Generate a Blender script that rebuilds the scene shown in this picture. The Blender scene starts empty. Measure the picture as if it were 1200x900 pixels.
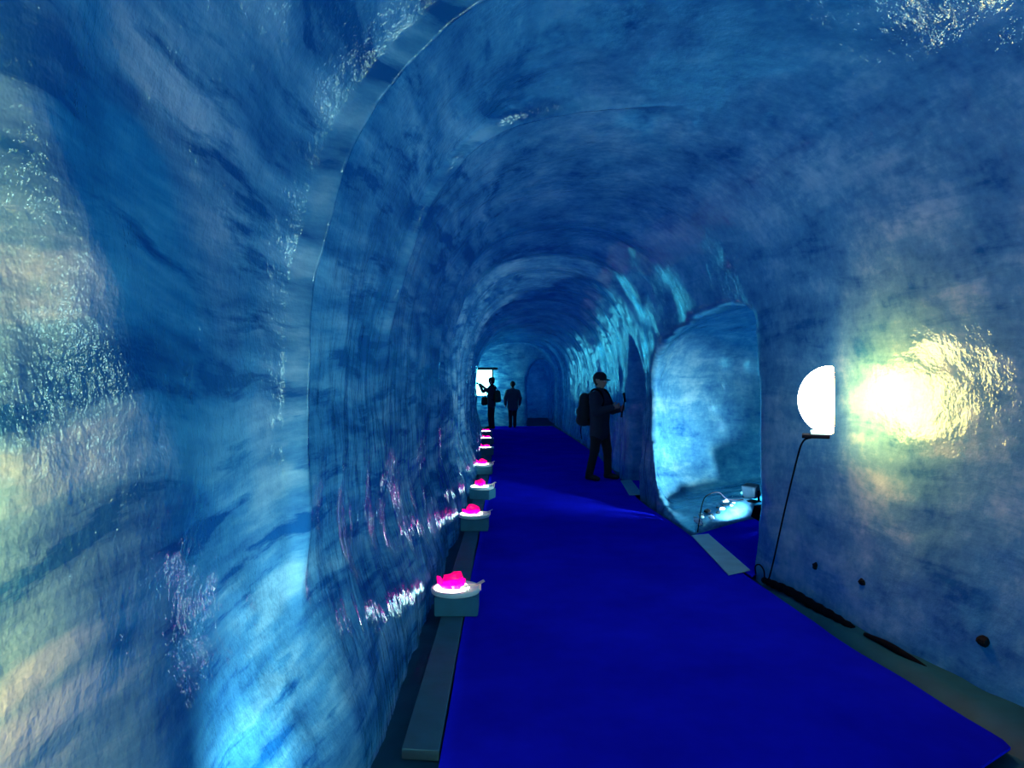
import bpy, bmesh, math, random
import numpy as np
from mathutils import Vector, Matrix, noise as mnoise

C = bpy.context.scene.collection
scene = bpy.context.scene

# ------------------------------------------------------------------ camera
CAM_H = 1.6
cam_data = bpy.data.cameras.new('camera')
cam_data.sensor_width = 36.0
cam_data.lens = 24.0
cam_data.clip_start = 0.02
cam = bpy.data.objects.new('camera', cam_data)
C.objects.link(cam)
cam.location = (0.0, 0.0, CAM_H)
cam.rotation_euler = (math.radians(90.0), 0.0, -0.0100)
scene.camera = cam

# ------------------------------------------------------------------ daylight outside the glacier
world = bpy.data.worlds.new('sky')
scene.world = world
world.use_nodes = True
bg = world.node_tree.nodes['Background']
bg.inputs['Color'].default_value = (0.72, 0.88, 1.0, 1)
bg.inputs['Strength'].default_value = 1.0

# ------------------------------------------------------------------ exposure
scene.view_settings.view_transform = 'Standard'
scene.view_settings.look = 'None'
scene.view_settings.gamma = 1.0
scene.view_settings.use_curve_mapping = False
scene.view_settings.exposure = 0.0
scene.cycles.max_bounces = 8
scene.cycles.diffuse_bounces = 4
scene.cycles.glossy_bounces = 4
scene.cycles.sample_clamp_indirect = 6.0
scene.cycles.caustics_reflective = False
scene.cycles.caustics_refractive = False

WARM = (1.0, 0.37, 0.08)
ICE_WHITE = (0.22, 0.90, 1.0)

# ================================================================== helpers
def link(o, parent=None):
    C.objects.link(o)
    if parent is not None:
        o.parent = parent
    return o

def tag(o, label=None, cat=None, group=None, kind=None):
    if label: o['label'] = label
    if cat: o['category'] = cat
    if group: o['group'] = group
    if kind: o['kind'] = kind
    return o

def thing(name, loc, rz=0.0):
    o = bpy.data.objects.new(name, None)
    o.empty_display_size = 0.05
    o.location = loc
    o.rotation_euler = (0, 0, rz)
    return link(o)

def obj(name, bm, mat, parent=None, smooth=False, bevel=0.0):
    if bevel > 0:
        bmesh.ops.bevel(bm, geom=bm.edges[:], offset=bevel, segments=2, affect='EDGES', profile=0.5)
    bmesh.ops.recalc_face_normals(bm, faces=bm.faces[:])
    me = bpy.data.meshes.new(name)
    bm.to_mesh(me); bm.free()
    if smooth:
        me.polygons.foreach_set('use_smooth', [True] * len(me.polygons))
    me.materials.append(mat)
    return link(bpy.data.objects.new(name, me), parent)

def box(bm, c, s, rot=None):
    r = bmesh.ops.create_cube(bm, size=1.0)
    m = Matrix.Translation(c) @ (rot.to_4x4() if rot else Matrix.Identity(4)) @ Matrix.Diagonal((s[0], s[1], s[2], 1))
    bmesh.ops.transform(bm, matrix=m, verts=r['verts'])
    return r['verts']

def tube(bm, pts, rad, seg=8):
    pts = [Vector(p) for p in pts]
    rings = []
    for i, p in enumerate(pts):
        a = pts[max(i - 1, 0)]; b = pts[min(i + 1, len(pts) - 1)]
        d = (b - a).normalized()
        u = d.cross(Vector((0.3, 0.2, 1.0)))
        if u.length < 0.05: u = d.cross(Vector((1, 0, 0)))
        u.normalize(); v = d.cross(u)
        r = rad[i] if isinstance(rad, (list, tuple)) else rad
        rings.append([bm.verts.new(p + (u * math.cos(t) + v * math.sin(t)) * r)
                      for t in [2 * math.pi * k / seg for k in range(seg)]])
    for A, B in zip(rings[:-1], rings[1:]):
        for k in range(seg):
            bm.faces.new((A[k], A[(k + 1) % seg], B[(k + 1) % seg], B[k]))
    bm.faces.new(rings[0][::-1]); bm.faces.new(rings[-1])

def spline(pts, n=10):
    P = [Vector(p) for p in pts]
    P = [P[0] * 2 - P[1]] + P + [P[-1] * 2 - P[-2]]
    out = []
    for i in range(1, len(P) - 2):
        for k in range(n):
            t = k / n
            a, b, c, d = P[i - 1], P[i], P[i + 1], P[i + 2]
            out.append(0.5 * ((2 * b) + (c - a) * t + (2 * a - 5 * b + 4 * c - d) * t * t + (3 * b - a - 3 * c + d) * t ** 3))
    out.append(P[-2])
    return out

def lathe(bm, prof, seg=32, mat=None):
    rings = []
    for r, z in prof:
        if r < 1e-6:
            rings.append([bm.verts.new((0, 0, z))])
        else:
            rings.append([bm.verts.new((r * math.cos(2 * math.pi * k / seg), r * math.sin(2 * math.pi * k / seg), z)) for k in range(seg)])
    for A, B in zip(rings[:-1], rings[1:]):
        for k in range(seg):
            a0, a1 = A[k % len(A)], A[(k + 1) % len(A)]
            b0, b1 = B[k % len(B)], B[(k + 1) % len(B)]
            vs = []
            for v in (a0, a1, b1, b0):
                if v not in vs: vs.append(v)
            if len(vs) > 2: bm.faces.new(vs)
    if mat is not None:
        bmesh.ops.transform(bm, matrix=mat, verts=[v for R in rings for v in R])

def copy_tree(o, parent=None):
    c = o.copy(); C.objects.link(c); c.parent = parent
    for ch in o.children:
        copy_tree(ch, c)
    return c

# ---- vectorised value noise -------------------------------------------------
def vnoise(p, seed=0):
    i = np.floor(p).astype(np.int64); f = p - i
    f = f * f * f * (f * (f * 6 - 15) + 10)
    def h(ix, iy, iz):
        n = (ix * 374761393 + iy * 668265263 + iz * 2147483647 + seed * 974711) & 0xFFFFFFFF
        n = ((n ^ (n >> 13)) * 1274126177) & 0xFFFFFFFF
        n = ((n ^ (n >> 16)) * 2246822519) & 0xFFFFFFFF
        return ((n ^ (n >> 15)) & 0xFFFFFF) / float(0xFFFFFF) * 2 - 1
    r = 0
    for dx in (0, 1):
        for dy in (0, 1):
            for dz in (0, 1):
                w = (f[:, 0] if dx else 1 - f[:, 0]) * (f[:, 1] if dy else 1 - f[:, 1]) * (f[:, 2] if dz else 1 - f[:, 2])
                r = r + w * h(i[:, 0] + dx, i[:, 1] + dy, i[:, 2] + dz)
    return r

def fbm(p, octv=3, seed=0):
    s = 0; a = 1.0; t = 0
    for k in range(octv):
        s = s + a * vnoise(p * (2.03 ** k) + 17.3 * k, seed + k); t += a; a *= 0.5
    return s / t

def sstep(a, b, x):
    t = np.clip((x - a) / (b - a), 0, 1)
    return t * t * (3 - 2 * t)

def smin(a, b, k):
    h = np.clip(0.5 + 0.5 * (b - a) / k, 0, 1)
    return b + (a - b) * h - k * h * (1 - h)

# ---- surface nets: field F < 0 is "inside"; faces look out of the inside when flip=False
def surface_nets(F, xs, ys, zs, flip=False):
    S = F < 0
    nx, ny, nz = F.shape
    cnt = np.zeros((nx - 1, ny - 1, nz - 1), np.int8)
    for a in (0, 1):
        for b in (0, 1):
            for c in (0, 1):
                cnt += S[a:nx - 1 + a, b:ny - 1 + b, c:nz - 1 + c]
    I, J, K = np.nonzero((cnt > 0) & (cnt < 8))
    idx = -np.ones((nx - 1, ny - 1, nz - 1), np.int32)
    idx[I, J, K] = np.arange(len(I))
    off = [(a, b, c) for a in (0, 1) for b in (0, 1) for c in (0, 1)]
    val = {o: F[I + o[0], J + o[1], K + o[2]] for o in off}
    acc = np.zeros((len(I), 3)); n = np.zeros(len(I))
    for o in off:
        for ax in range(3):
            if o[ax]: continue
            q = list(o); q[ax] = 1; q = tuple(q)
            va, vb = val[o], val[q]
            cr = (va < 0) != (vb < 0)
            t = np.where(cr, va / np.where(cr, va - vb, 1), 0)
            for m in range(3):
                acc[:, m] += np.where(cr, t if m == ax else o[m], 0)
            n += cr
    acc /= n[:, None]
    V = np.stack([xs[I] + acc[:, 0] * (xs[I + 1] - xs[I]),
                  ys[J] + acc[:, 1] * (ys[J + 1] - ys[J]),
                  zs[K] + acc[:, 2] * (zs[K + 1] - zs[K])], 1)
    quads = []
    for ax in range(3):
        sl0 = [slice(1, -1)] * 3; sl1 = [slice(1, -1)] * 3
        sl0[ax] = slice(0, -1); sl1[ax] = slice(1, None)
        A = S[tuple(sl0)]; B = S[tuple(sl1)]
        for sgn in (True, False):
            E = np.nonzero((A != B) & (A == sgn))
            if not len(E[0]): continue
            g = [E[m] + (0 if m == ax else 1) for m in range(3)]
            u, v = [(1, 2), (2, 0), (0, 1)][ax]
            def cell(du, dv):
                q = [g[0].copy(), g[1].copy(), g[2].copy()]
                q[u] = q[u] - 1 + du; q[v] = q[v] - 1 + dv
                return idx[q[0], q[1], q[2]]
            Q = np.stack([cell(0, 0), cell(1, 0), cell(1, 1), cell(0, 1)], 1)
            if sgn == flip: Q = Q[:, ::-1]
            quads.append(Q)
    return V, np.concatenate(quads)

def subdivide(V, Q, rounds=1):
    for _ in range(rounds):
        n = len(V)
        e = np.concatenate([Q[:, [0, 1]], Q[:, [1, 2]], Q[:, [2, 3]], Q[:, [3, 0]]])
        es = np.sort(e, 1)
        key = es[:, 0].astype(np.int64) * n + es[:, 1]
        uk, inv = np.unique(key, return_inverse=True)
        ev = 0.5 * (V[uk // n] + V[uk % n])
        fv = V[Q].mean(1)
        m = len(Q)
        ei = n + inv.reshape(4, m)
        fi = n + len(uk) + np.arange(m)
        V = np.concatenate([V, ev, fv])
        Q = np.concatenate([np.stack([Q[:, 0], ei[0], fi, ei[3]], 1), np.stack([ei[0], Q[:, 1], ei[1], fi], 1),
                            np.stack([fi, ei[1], Q[:, 2], ei[2]], 1), np.stack([ei[3], fi, ei[2], Q[:, 3]], 1)])
    return V, Q

def vert_normals(V, Q):
    fn = np.cross(V[Q[:, 2]] - V[Q[:, 0]], V[Q[:, 3]] - V[Q[:, 1]])
    N = np.zeros_like(V)
    for m in range(4):
        for ax in range(3):
            N[:, ax] += np.bincount(Q[:, m], fn[:, ax], len(V))
    return N / (np.linalg.norm(N, axis=1, keepdims=True) + 1e-12)

def laplace(V, Q, it=1, lam=0.5):
    e = np.concatenate([Q[:, [0, 1]], Q[:, [1, 2]], Q[:, [2, 3]], Q[:, [3, 0]]])
    e = np.concatenate([e, e[:, ::-1]])
    deg = np.bincount(e[:, 0], minlength=len(V))[:, None].clip(1)
    for _ in range(it):
        S = np.stack([np.bincount(e[:, 0], V[e[:, 1], ax], len(V)) for ax in range(3)], 1)
        V = V + lam * (S / deg - V)
    return V

def np_mesh(name, V, Q, mats, N=None, mi=None, parent=None):
    used = np.unique(Q)
    mp = -np.ones(len(V), np.int64); mp[used] = np.arange(len(used))
    me = bpy.data.meshes.new(name)
    v = V[used]; q = mp[Q]
    me.vertices.add(len(v)); me.vertices.foreach_set('co', v.astype(np.float32).ravel())
    me.loops.add(q.size); me.loops.foreach_set('vertex_index', q.astype(np.int32).ravel())
    me.polygons.add(len(q)); me.polygons.foreach_set('loop_start', np.arange(0, q.size, 4, dtype=np.int32))
    for m in mats: me.materials.append(m)
    me.update(calc_edges=True)
    me.polygons.foreach_set('use_smooth', np.ones(len(q), bool))
    if mi is not None: me.polygons.foreach_set('material_index', mi.astype(np.int32))
    if N is not None: me.normals_split_custom_set_from_vertices(N[used].tolist())
    me.validate()
    return link(bpy.data.objects.new(name, me), parent)

# ================================================================== materials
def new_mat(name):
    m = bpy.data.materials.new(name); m.use_nodes = True
    nt = m.node_tree
    for n in list(nt.nodes):
        if n.type != 'OUTPUT_MATERIAL': nt.nodes.remove(n)
    return m, nt, nt.nodes['Material Output']

def node(nt, typ, **kw):
    n = nt.nodes.new(typ)
    for k, v in kw.items():
        if k in n.inputs: n.inputs[k].default_value = v
        else: setattr(n, k, v)
    return n

def simple(name, col, rough=0.6, metal=0.0, spec=0.5, nscale=30.0, namt=0.25, bump=0.2, trans=None):
    m, nt, out = new_mat(name)
    p = node(nt, 'ShaderNodeBsdfPrincipled', Roughness=rough, Metallic=metal)
    p.inputs['Specular IOR Level'].default_value = spec
    tc = node(nt, 'ShaderNodeTexCoord')
    nz = node(nt, 'ShaderNodeTexNoise', Scale=nscale, Detail=4.0)
    nt.links.new(tc.outputs['Object'], nz.inputs['Vector'])
    r = node(nt, 'ShaderNodeMix', data_type='RGBA')
    r.inputs['A'].default_value = tuple(c * (1 - namt) for c in col) + (1,)
    r.inputs['B'].default_value = tuple(min(1, c * (1 + namt)) for c in col) + (1,)
    nt.links.new(nz.outputs['Fac'], r.inputs['Factor'])
    nt.links.new(r.outputs['Result'], p.inputs['Base Color'])
    if bump > 0:
        b = node(nt, 'ShaderNodeBump', Strength=bump, Distance=0.01)
        nt.links.new(nz.outputs['Fac'], b.inputs['Height'])
        nt.links.new(b.outputs['Normal'], p.inputs['Normal'])
    nt.links.new(p.outputs['BSDF'], out.inputs['Surface'])
    return m

def emit(name, col, strength):
    m, nt, out = new_mat(name)
    e = node(nt, 'ShaderNodeEmission', Strength=strength)
    e.inputs['Color'].default_value = tuple(col) + (1,)
    nt.links.new(e.outputs['Emission'], out.inputs['Surface'])
    return m

def ice_material(name):
    m, nt, out = new_mat(name)
    L = nt.links.new
    geo = node(nt, 'ShaderNodeNewGeometry')
    def noise(vec, scale, detail=4.0, rough=0.6, dist=0.0):
        n = node(nt, 'ShaderNodeTexNoise', Scale=scale, Detail=detail, Roughness=rough, Distortion=dist)
        L(vec, n.inputs['Vector']); return n
    def math_(op, a, b, c=None):
        n = node(nt, 'ShaderNodeMath', operation=op)
        for k, q in enumerate((a, b, c)):
            if q is None: continue
            if isinstance(q, (int, float)): n.inputs[k].default_value = q
            else: L(q, n.inputs[k])
        return n.outputs[0]
    # warped strata
    wn = noise(geo.outputs['Position'], 0.6, 2.0)
    ws = node(nt, 'ShaderNodeVectorMath', operation='MULTIPLY_ADD')
    ws.inputs[1].default_value = (0.3, 0.3, 0.38); L(wn.outputs['Color'], ws.inputs[0]); L(geo.outputs['Position'], ws.inputs[2])
    mp = node(nt, 'ShaderNodeMapping')
    mp.inputs['Rotation'].default_value = (-0.20, 0.0, 0.0)
    mp.inputs['Scale'].default_value = (1.3, 0.60, 4.0)
    L(ws.outputs[0], mp.inputs['Vector'])
    st = noise(mp.outputs[0], 1.35, 9.0, 0.62, 0.0)
    iso = noise(geo.outputs['Position'], 3.0, 7.0, 0.62)
    pit = noise(geo.outputs['Position'], 17.0, 4.0, 0.6)
    sx_ = node(nt, 'ShaderNodeSeparateXYZ'); L(geo.outputs['Position'], sx_.inputs[0])
    wl = node(nt, 'ShaderNodeMapRange')      # the layers show clearest in the wall they were cut across
    wl.inputs['From Min'].default_value = 0.6; wl.inputs['From Max'].default_value = -0.3
    wl.inputs['To Min'].default_value = 0.25; wl.inputs['To Max'].default_value = 0.75
    L(sx_.outputs['X'], wl.inputs['Value'])
    big = noise(geo.outputs['Position'], 1.1, 5.0, 0.55)
    rest = math_('MULTIPLY_ADD', iso.outputs['Fac'], 0.42, math_('MULTIPLY_ADD', pit.outputs['Fac'], 0.20, math_('MULTIPLY', big.outputs['Fac'], 0.38)))
    mixf = node(nt, 'ShaderNodeMix', data_type='FLOAT')
    L(wl.outputs[0], mixf.inputs['Factor']); L(rest, mixf.inputs['A']); L(st.outputs['Fac'], mixf.inputs['B'])
    mp2 = node(nt, 'ShaderNodeMapping')
    mp2.inputs['Rotation'].default_value = (-0.16, 0.0, 0.0); mp2.inputs['Scale'].default_value = (1.6, 1.5, 9.0); mp2.inputs['Location'].default_value = (3.1, 1.7, 0.4)
    L(ws.outputs[0], mp2.inputs['Vector'])
    sk = noise(mp2.outputs[0], 1.0, 7.0, 0.62)
    skr = node(nt, 'ShaderNodeMapRange'); skr.inputs['From Min'].default_value = 0.54; skr.inputs['From Max'].default_value = 0.66
    L(sk.outputs['Fac'], skr.inputs['Value'])
    f = math_('SUBTRACT', mixf.outputs['Result'], math_('MULTIPLY', math_('MULTIPLY', skr.outputs[0], wl.outputs[0]), 0.20))
    ramp = node(nt, 'ShaderNodeValToRGB')
    e = ramp.color_ramp.elements
    e[0].position = 0.385; e[1].position = 0.62
    x = e.new(0.49); x.color = (0.44, 0.44, 0.44, 1)
    L(f, ramp.inputs['Fac'])
    dc = node(nt, 'ShaderNodeValToRGB')      # clear deep ice -> bubbly milky ice
    g = dc.color_ramp.elements
    g[0].color = (0.012, 0.14, 0.40, 1); g[1].color = (0.33, 0.68, 0.82, 1)
    h = g.new(0.5); h.color = (0.095, 0.38, 0.62, 1)
    L(ramp.outputs['Color'], dc.inputs['Fac'])
    tcx = node(nt, 'ShaderNodeMix', data_type='RGBA')
    tcx.inputs['A'].default_value = (0.0, 0.024, 0.175, 1); tcx.inputs['B'].default_value = (0.0, 0.100, 0.40, 1)
    L(ramp.outputs['Color'], tcx.inputs['Factor'])
    # relief: dents everywhere, upright tool ripples in the dug part
    b1n = noise(geo.outputs['Position'], 5.0, 5.0, 0.62)
    b2n = noise(geo.outputs['Position'], 38.0, 3.0, 0.6)
    mv = node(nt, 'ShaderNodeMapping'); mv.inputs['Scale'].default_value = (5.0, 9.0, 2.2)
    L(geo.outputs['Position'], mv.inputs['Vector'])
    b3n = noise(mv.outputs[0], 1.0, 3.0, 0.55)
    sep = node(nt, 'ShaderNodeSeparateXYZ'); L(geo.outputs['Position'], sep.inputs[0])
    mr = node(nt, 'ShaderNodeMapRange'); mr.inputs['From Min'].default_value = 2.55; mr.inputs['From Max'].default_value = 3.3
    L(sep.outputs['Y'], mr.inputs['Value'])
    mx_ = node(nt, 'ShaderNodeMapRange'); mx_.inputs['From Min'].default_value = 1.6; mx_.inputs['From Max'].default_value = 1.0
    L(sep.outputs['X'], mx_.inputs['Value'])
    my_ = node(nt, 'ShaderNodeMapRange'); my_.inputs['From Min'].default_value = 7.5; my_.inputs['From Max'].default_value = 9.0
    L(sep.outputs['Y'], my_.inputs['Value'])
    msk = math_('MAXIMUM', mx_.outputs[0], my_.outputs[0])
    mz = node(nt, 'ShaderNodeMapRange'); mz.inputs['From Min'].default_value = 2.5; mz.inputs['From Max'].default_value = 1.6
    L(sep.outputs['Z'], mz.inputs['Value'])
    hgt = math_('MULTIPLY', b3n.outputs['Fac'], math_('MULTIPLY', math_('MULTIPLY', mr.outputs[0], mz.outputs[0]), msk))
    b1 = node(nt, 'ShaderNodeBump', Strength=0.48, Distance=0.03); L(b1n.outputs['Fac'], b1.inputs['Height'])
    b3 = node(nt, 'ShaderNodeBump', Strength=0.6, Distance=0.05); L(hgt, b3.inputs['Height']); L(b1.outputs[0], b3.inputs['Normal'])
    b2 = node(nt, 'ShaderNodeBump', Strength=0.45, Distance=0.006); L(b2n.outputs['Fac'], b2.inputs['Height']); L(b3.outputs[0], b2.inputs['Normal'])
    df = node(nt, 'ShaderNodeBsdfDiffuse'); L(dc.outputs['Color'], df.inputs['Color']); L(b3.outputs[0], df.inputs['Normal'])
    tr = node(nt, 'ShaderNodeBsdfTranslucent'); L(tcx.outputs['Result'], tr.inputs['Color'])
    ms = node(nt, 'ShaderNodeMixShader'); ms.inputs[0].default_value = 0.45
    L(df.outputs[0], ms.inputs[1]); L(tr.outputs[0], ms.inputs[2])
    gl = node(nt, 'ShaderNodeBsdfGlossy', Roughness=0.06); gl.inputs['Color'].default_value = (0.38, 0.86, 1.0, 1); L(b2.outputs[0], gl.inputs['Normal'])
    fr = node(nt, 'ShaderNodeFresnel', IOR=1.58); L(b2.outputs[0], fr.inputs['Normal'])
    ms2 = node(nt, 'ShaderNodeMixShader'); L(fr.outputs[0], ms2.inputs[0])
    L(ms.outputs[0], ms2.inputs[1]); L(gl.outputs[0], ms2.inputs[2])
    L(ms2.outputs[0], out.inputs['Surface'])
    return m

def carpet_material():
    m, nt, out = new_mat('blue_carpet')
    L = nt.links.new
    tc = node(nt, 'ShaderNodeNewGeometry')
    n1 = node(nt, 'ShaderNodeTexNoise', Scale=1.3, Detail=5.0, Roughness=0.65); L(tc.outputs['Position'], n1.inputs['Vector'])
    n2 = node(nt, 'ShaderNodeTexNoise', Scale=260.0, Detail=2.0); L(tc.outputs['Position'], n2.inputs['Vector'])
    c = node(nt, 'ShaderNodeMix', data_type='RGBA')
    c.inputs['A'].default_value = (0.003, 0.005, 0.42, 1); c.inputs['B'].default_value = (0.008, 0.016, 0.95, 1)
    L(n1.outputs['Fac'], c.inputs['Factor'])
    d = node(nt, 'ShaderNodeBsdfDiffuse', Roughness=0.9); L(c.outputs['Result'], d.inputs['Color'])
    b = node(nt, 'ShaderNodeBump', Strength=0.35, Distance=0.004); L(n2.outputs['Fac'], b.inputs['Height']); L(b.outputs[0], d.inputs['Normal'])
    L(d.outputs[0], out.inputs['Surface'])
    return m

def thin_plastic():
    m, nt, out = new_mat('thin_white_plastic')
    tc = node(nt, 'ShaderNodeTexCoord')
    n1 = node(nt, 'ShaderNodeTexNoise', Scale=40.0); nt.links.new(tc.outputs['Object'], n1.inputs['Vector'])
    c = node(nt, 'ShaderNodeMix', data_type='RGBA')
    c.inputs['A'].default_value = (0.86, 0.94, 0.86, 1); c.inputs['B'].default_value = (0.94, 0.98, 0.92, 1)
    nt.links.new(n1.outputs['Fac'], c.inputs['Factor'])
    d = node(nt, 'ShaderNodeBsdfDiffuse'); nt.links.new(c.outputs['Result'], d.inputs['Color'])
    t = node(nt, 'ShaderNodeBsdfTranslucent'); nt.links.new(c.outputs['Result'], t.inputs['Color'])
    ms = node(nt, 'ShaderNodeMixShader'); ms.inputs[0].default_value = 0.6
    nt.links.new(d.outputs[0], ms.inputs[1]); nt.links.new(t.outputs[0], ms.inputs[2])
    nt.links.new(ms.outputs[0], out.inputs['Surface'])
    return m

def crystal_material():
    m, nt, out = new_mat('pink_resin')
    L = nt.links.new
    tc = node(nt, 'ShaderNodeTexCoord')
    n1 = node(nt, 'ShaderNodeTexNoise', Scale=14.0, Detail=3.0); L(tc.outputs['Object'], n1.inputs['Vector'])
    c = node(nt, 'ShaderNodeMix', data_type='RGBA')
    c.inputs['A'].default_value = (0.85, 0.003, 0.40, 1); c.inputs['B'].default_value = (1.0, 0.01, 0.60, 1)
    L(n1.outputs['Fac'], c.inputs['Factor'])
    d = node(nt, 'ShaderNodeBsdfDiffuse'); L(c.outputs['Result'], d.inputs['Color'])
    t = node(nt, 'ShaderNodeBsdfTranslucent'); L(c.outputs['Result'], t.inputs['Color'])
    ms = node(nt, 'ShaderNodeMixShader'); ms.inputs[0].default_value = 0.6
    L(d.outputs[0], ms.inputs[1]); L(t.outputs[0], ms.inputs[2])
    g = node(nt, 'ShaderNodeBsdfGlossy', Roughness=0.2)
    m2 = node(nt, 'ShaderNodeMixShader'); m2.inputs[0].default_value = 0.05
    L(ms.outputs[0], m2.inputs[1]); L(g.outputs[0], m2.inputs[2])
    L(m2.outputs[0], out.inputs['Surface'])
    return m

M = {
    'ice': ice_material('glacier_ice'),
    'carpet': carpet_material(),
    'crystal': crystal_material(),
    'floor_ice': simple('trodden_ice', (0.004, 0.085, 0.15), 0.6, spec=0.1, nscale=5, namt=0.5, bump=0.6),
    'board': simple('grey_board', (0.015, 0.14, 0.21), 0.7, nscale=9, namt=0.3, bump=0.25),
    'block': simple('pedestal_block', (0.012, 0.17, 0.27), 0.7, nscale=14, namt=0.2, bump=0.15),
    'plate': simple('threshold_plate', (0.25, 0.55, 0.58), 0.5, nscale=7, namt=0.25, bump=0.1),
    'rim': simple('frosted_rim', (0.55, 0.85, 0.85), 0.4, nscale=20, namt=0.1, bump=0.0),
    'white': thin_plastic(),
    'black': simple('black_rubber', (0.0015, 0.003, 0.008), 0.9, spec=0.06, nscale=20, namt=0.3, bump=0.1),
    'dark_metal': simple('dark_metal', (0.03, 0.035, 0.05), 0.45, metal=0.3, nscale=20, namt=0.3, bump=0.05),
    'grey_metal': simple('grey_blue_metal', (0.008, 0.03, 0.06), 0.45, nscale=20, namt=0.2, bump=0.05),
    'stone': simple('dark_stone', (0.002, 0.007, 0.013), 0.9, spec=0.1, nscale=25, namt=0.5, bump=0.5),
    'cloth_dark': simple('dark_cloth', (0.010, 0.014, 0.024), 0.9, nscale=40, namt=0.4, bump=0.3),
    'cloth_navy': simple('navy_cloth', (0.016, 0.028, 0.055), 0.9, nscale=40, namt=0.3, bump=0.3),
    'cloth_grey': simple('slate_jacket', (0.045, 0.075, 0.11), 0.85, nscale=40, namt=0.3, bump=0.3),
    'cloth_green': simple('green_pack_cloth', (0.02, 0.06, 0.04), 0.9, nscale=40, namt=0.3, bump=0.3),
    'trouser': simple('dark_trousers', (0.008, 0.009, 0.014), 0.9, nscale=40, namt=0.3, bump=0.3),
    'shoe': simple('black_shoe', (0.006, 0.006, 0.008), 0.6, nscale=30, namt=0.3, bump=0.1),
    'skin': simple('skin', (0.45, 0.29, 0.22), 0.6, nscale=30, namt=0.1, bump=0.05),
    'eye': simple('eye_white', (0.7, 0.7, 0.7), 0.3, nscale=30, namt=0.05, bump=0.0),
    'hair': simple('dark_hair', (0.012, 0.010, 0.010), 0.7, nscale=60, namt=0.4, bump=0.4),
    'screen_off': simple('phone_glass', (0.01, 0.012, 0.016), 0.2, nscale=5, namt=0.1, bump=0.0),
    'warm_glow': emit('warm_lamp_glow', WARM, 95.0),
    'warm_low_glow': emit('warm_low_lamp_glow', WARM, 700.0),
    'shade_low_glow': emit('warm_shade_low_glow', (0.85, 0.85, 0.70), 5.0),
    'shade_glow': emit('warm_shade_glow', (0.85, 0.85, 0.70), 20.0),
    'disc_glow': emit('disc_lamp_glow', (1.0, 0.93, 0.78), 25.0),
    'panel_glow': emit('cool_panel_glow', ICE_WHITE, 16.0),
    'added_wash_glow': emit('added_cool_wash_glow', (0.04, 0.94, 1.0), 1000.0),
    'chamber_glow': emit('chamber_spot_glow', (0.75, 0.97, 1.0), 7000.0),
    'small_glow': emit('small_spot_glow', ICE_WHITE, 260.0),
    'spot_glow': emit('cool_spot_glow', (0.55, 0.95, 1.0), 2000.0),
}

# ================================================================== the ice tunnel
def shift(y):
    return -0.0021 * np.clip(y - 12.0, 0, None) ** 2 * (y < 40)

XR_Y = [-3, 2, 3.2, 4.0, 4.6, 5.75, 7.5, 9.0, 11.0, 15.0, 26.0]
XR_X = [2.55, 2.55, 2.50, 2.33, 2.23, 2.09, 1.98, 1.91, 2.00, 2.2, 2.35]
XL_Y = [-3, 1.5, 2.5, 2.75, 3.2, 5.0, 26.0]
XL_X = [-0.72, -0.64, -0.62, -0.58, -0.56, -0.55, -0.60]

def walls_x(y, z):
    s = sstep(0.0, 0.9, z)
    xl = np.interp(y, XL_Y, XL_X) - 0.20 * s + shift(y)
    xr = np.interp(y, XR_Y, XR_X) + 0.06 * s + shift(y)
    return xl, xr

def arch_box(dx, z, hw, zs, H, n=2.6):
    p = np.abs(dx) / hw
    q = np.clip(z - zs, 0, None) / (H - zs)
    return ((p ** n + q ** n) ** (1 / n) - 1) * hw

def field(x, y, z):
    xl, xr = walls_x(y, z)
    H = 3.32 - 0.10 * sstep(10, 24, y)
    main = arch_box(x - 0.5 * (xl + xr), z, 0.5 * (xr - xl), 1.45, H, 2.5)
    main = np.maximum(main, np.maximum(-(y + 2.3), y - 26.3))
    # side chamber: a bowl with a rising icy floor and a passage to the near side of it
    bowl = ((np.abs(x - 2.95) / 1.2) ** 3 + (np.abs(y - 7.66) / 1.80) ** 3 + (np.abs(z - 1.12) / 1.38) ** 3 + 1e-9) ** (1 / 3.0)
    bowl = (bowl - 1) * 1.2
    bowl = np.maximum(bowl, (0.02 + 0.20 * (x - 2.0) - z) * 0.95)
    pas = np.maximum(np.maximum((y - (7.25 + (x - 2.05) * 0.95)) * 0.72, (5.76 - 0.25 * (x - 2.05)) - y),
                     np.maximum(1.5 - x, x - 4.1))
    pas = np.maximum(pas, arch_box(x * 0 + (y - 7.0) * 0.55, z, 1.0, 1.75, 2.34, 2.4))
    side = smin(bowl, pas, 0.10)
    # tall narrow doorway further along
    d2 = np.maximum(arch_box(y - 10.5, z, 0.78, 1.3, 2.42, 2.0), np.maximum(1.4 - x, x - 4.2))
    # passage turning left at the end, dark passage on the right of the end
    lf = np.maximum(arch_box(y - 24.9, z, 1.35, 1.5, 2.75, 2.3), np.maximum(x - 0.3, -5.0 - x))
    rt = np.maximum(arch_box(x - 1.42, z, 0.62, 1.5, 2.6, 2.3), np.maximum(24.0 - y, y - 33.0))
    f = smin(main, side, 0.05)
    f = smin(f, d2, 0.05)
    f = smin(f, lf, 0.12)
    f = smin(f, rt, 0.08)
    return f

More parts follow.
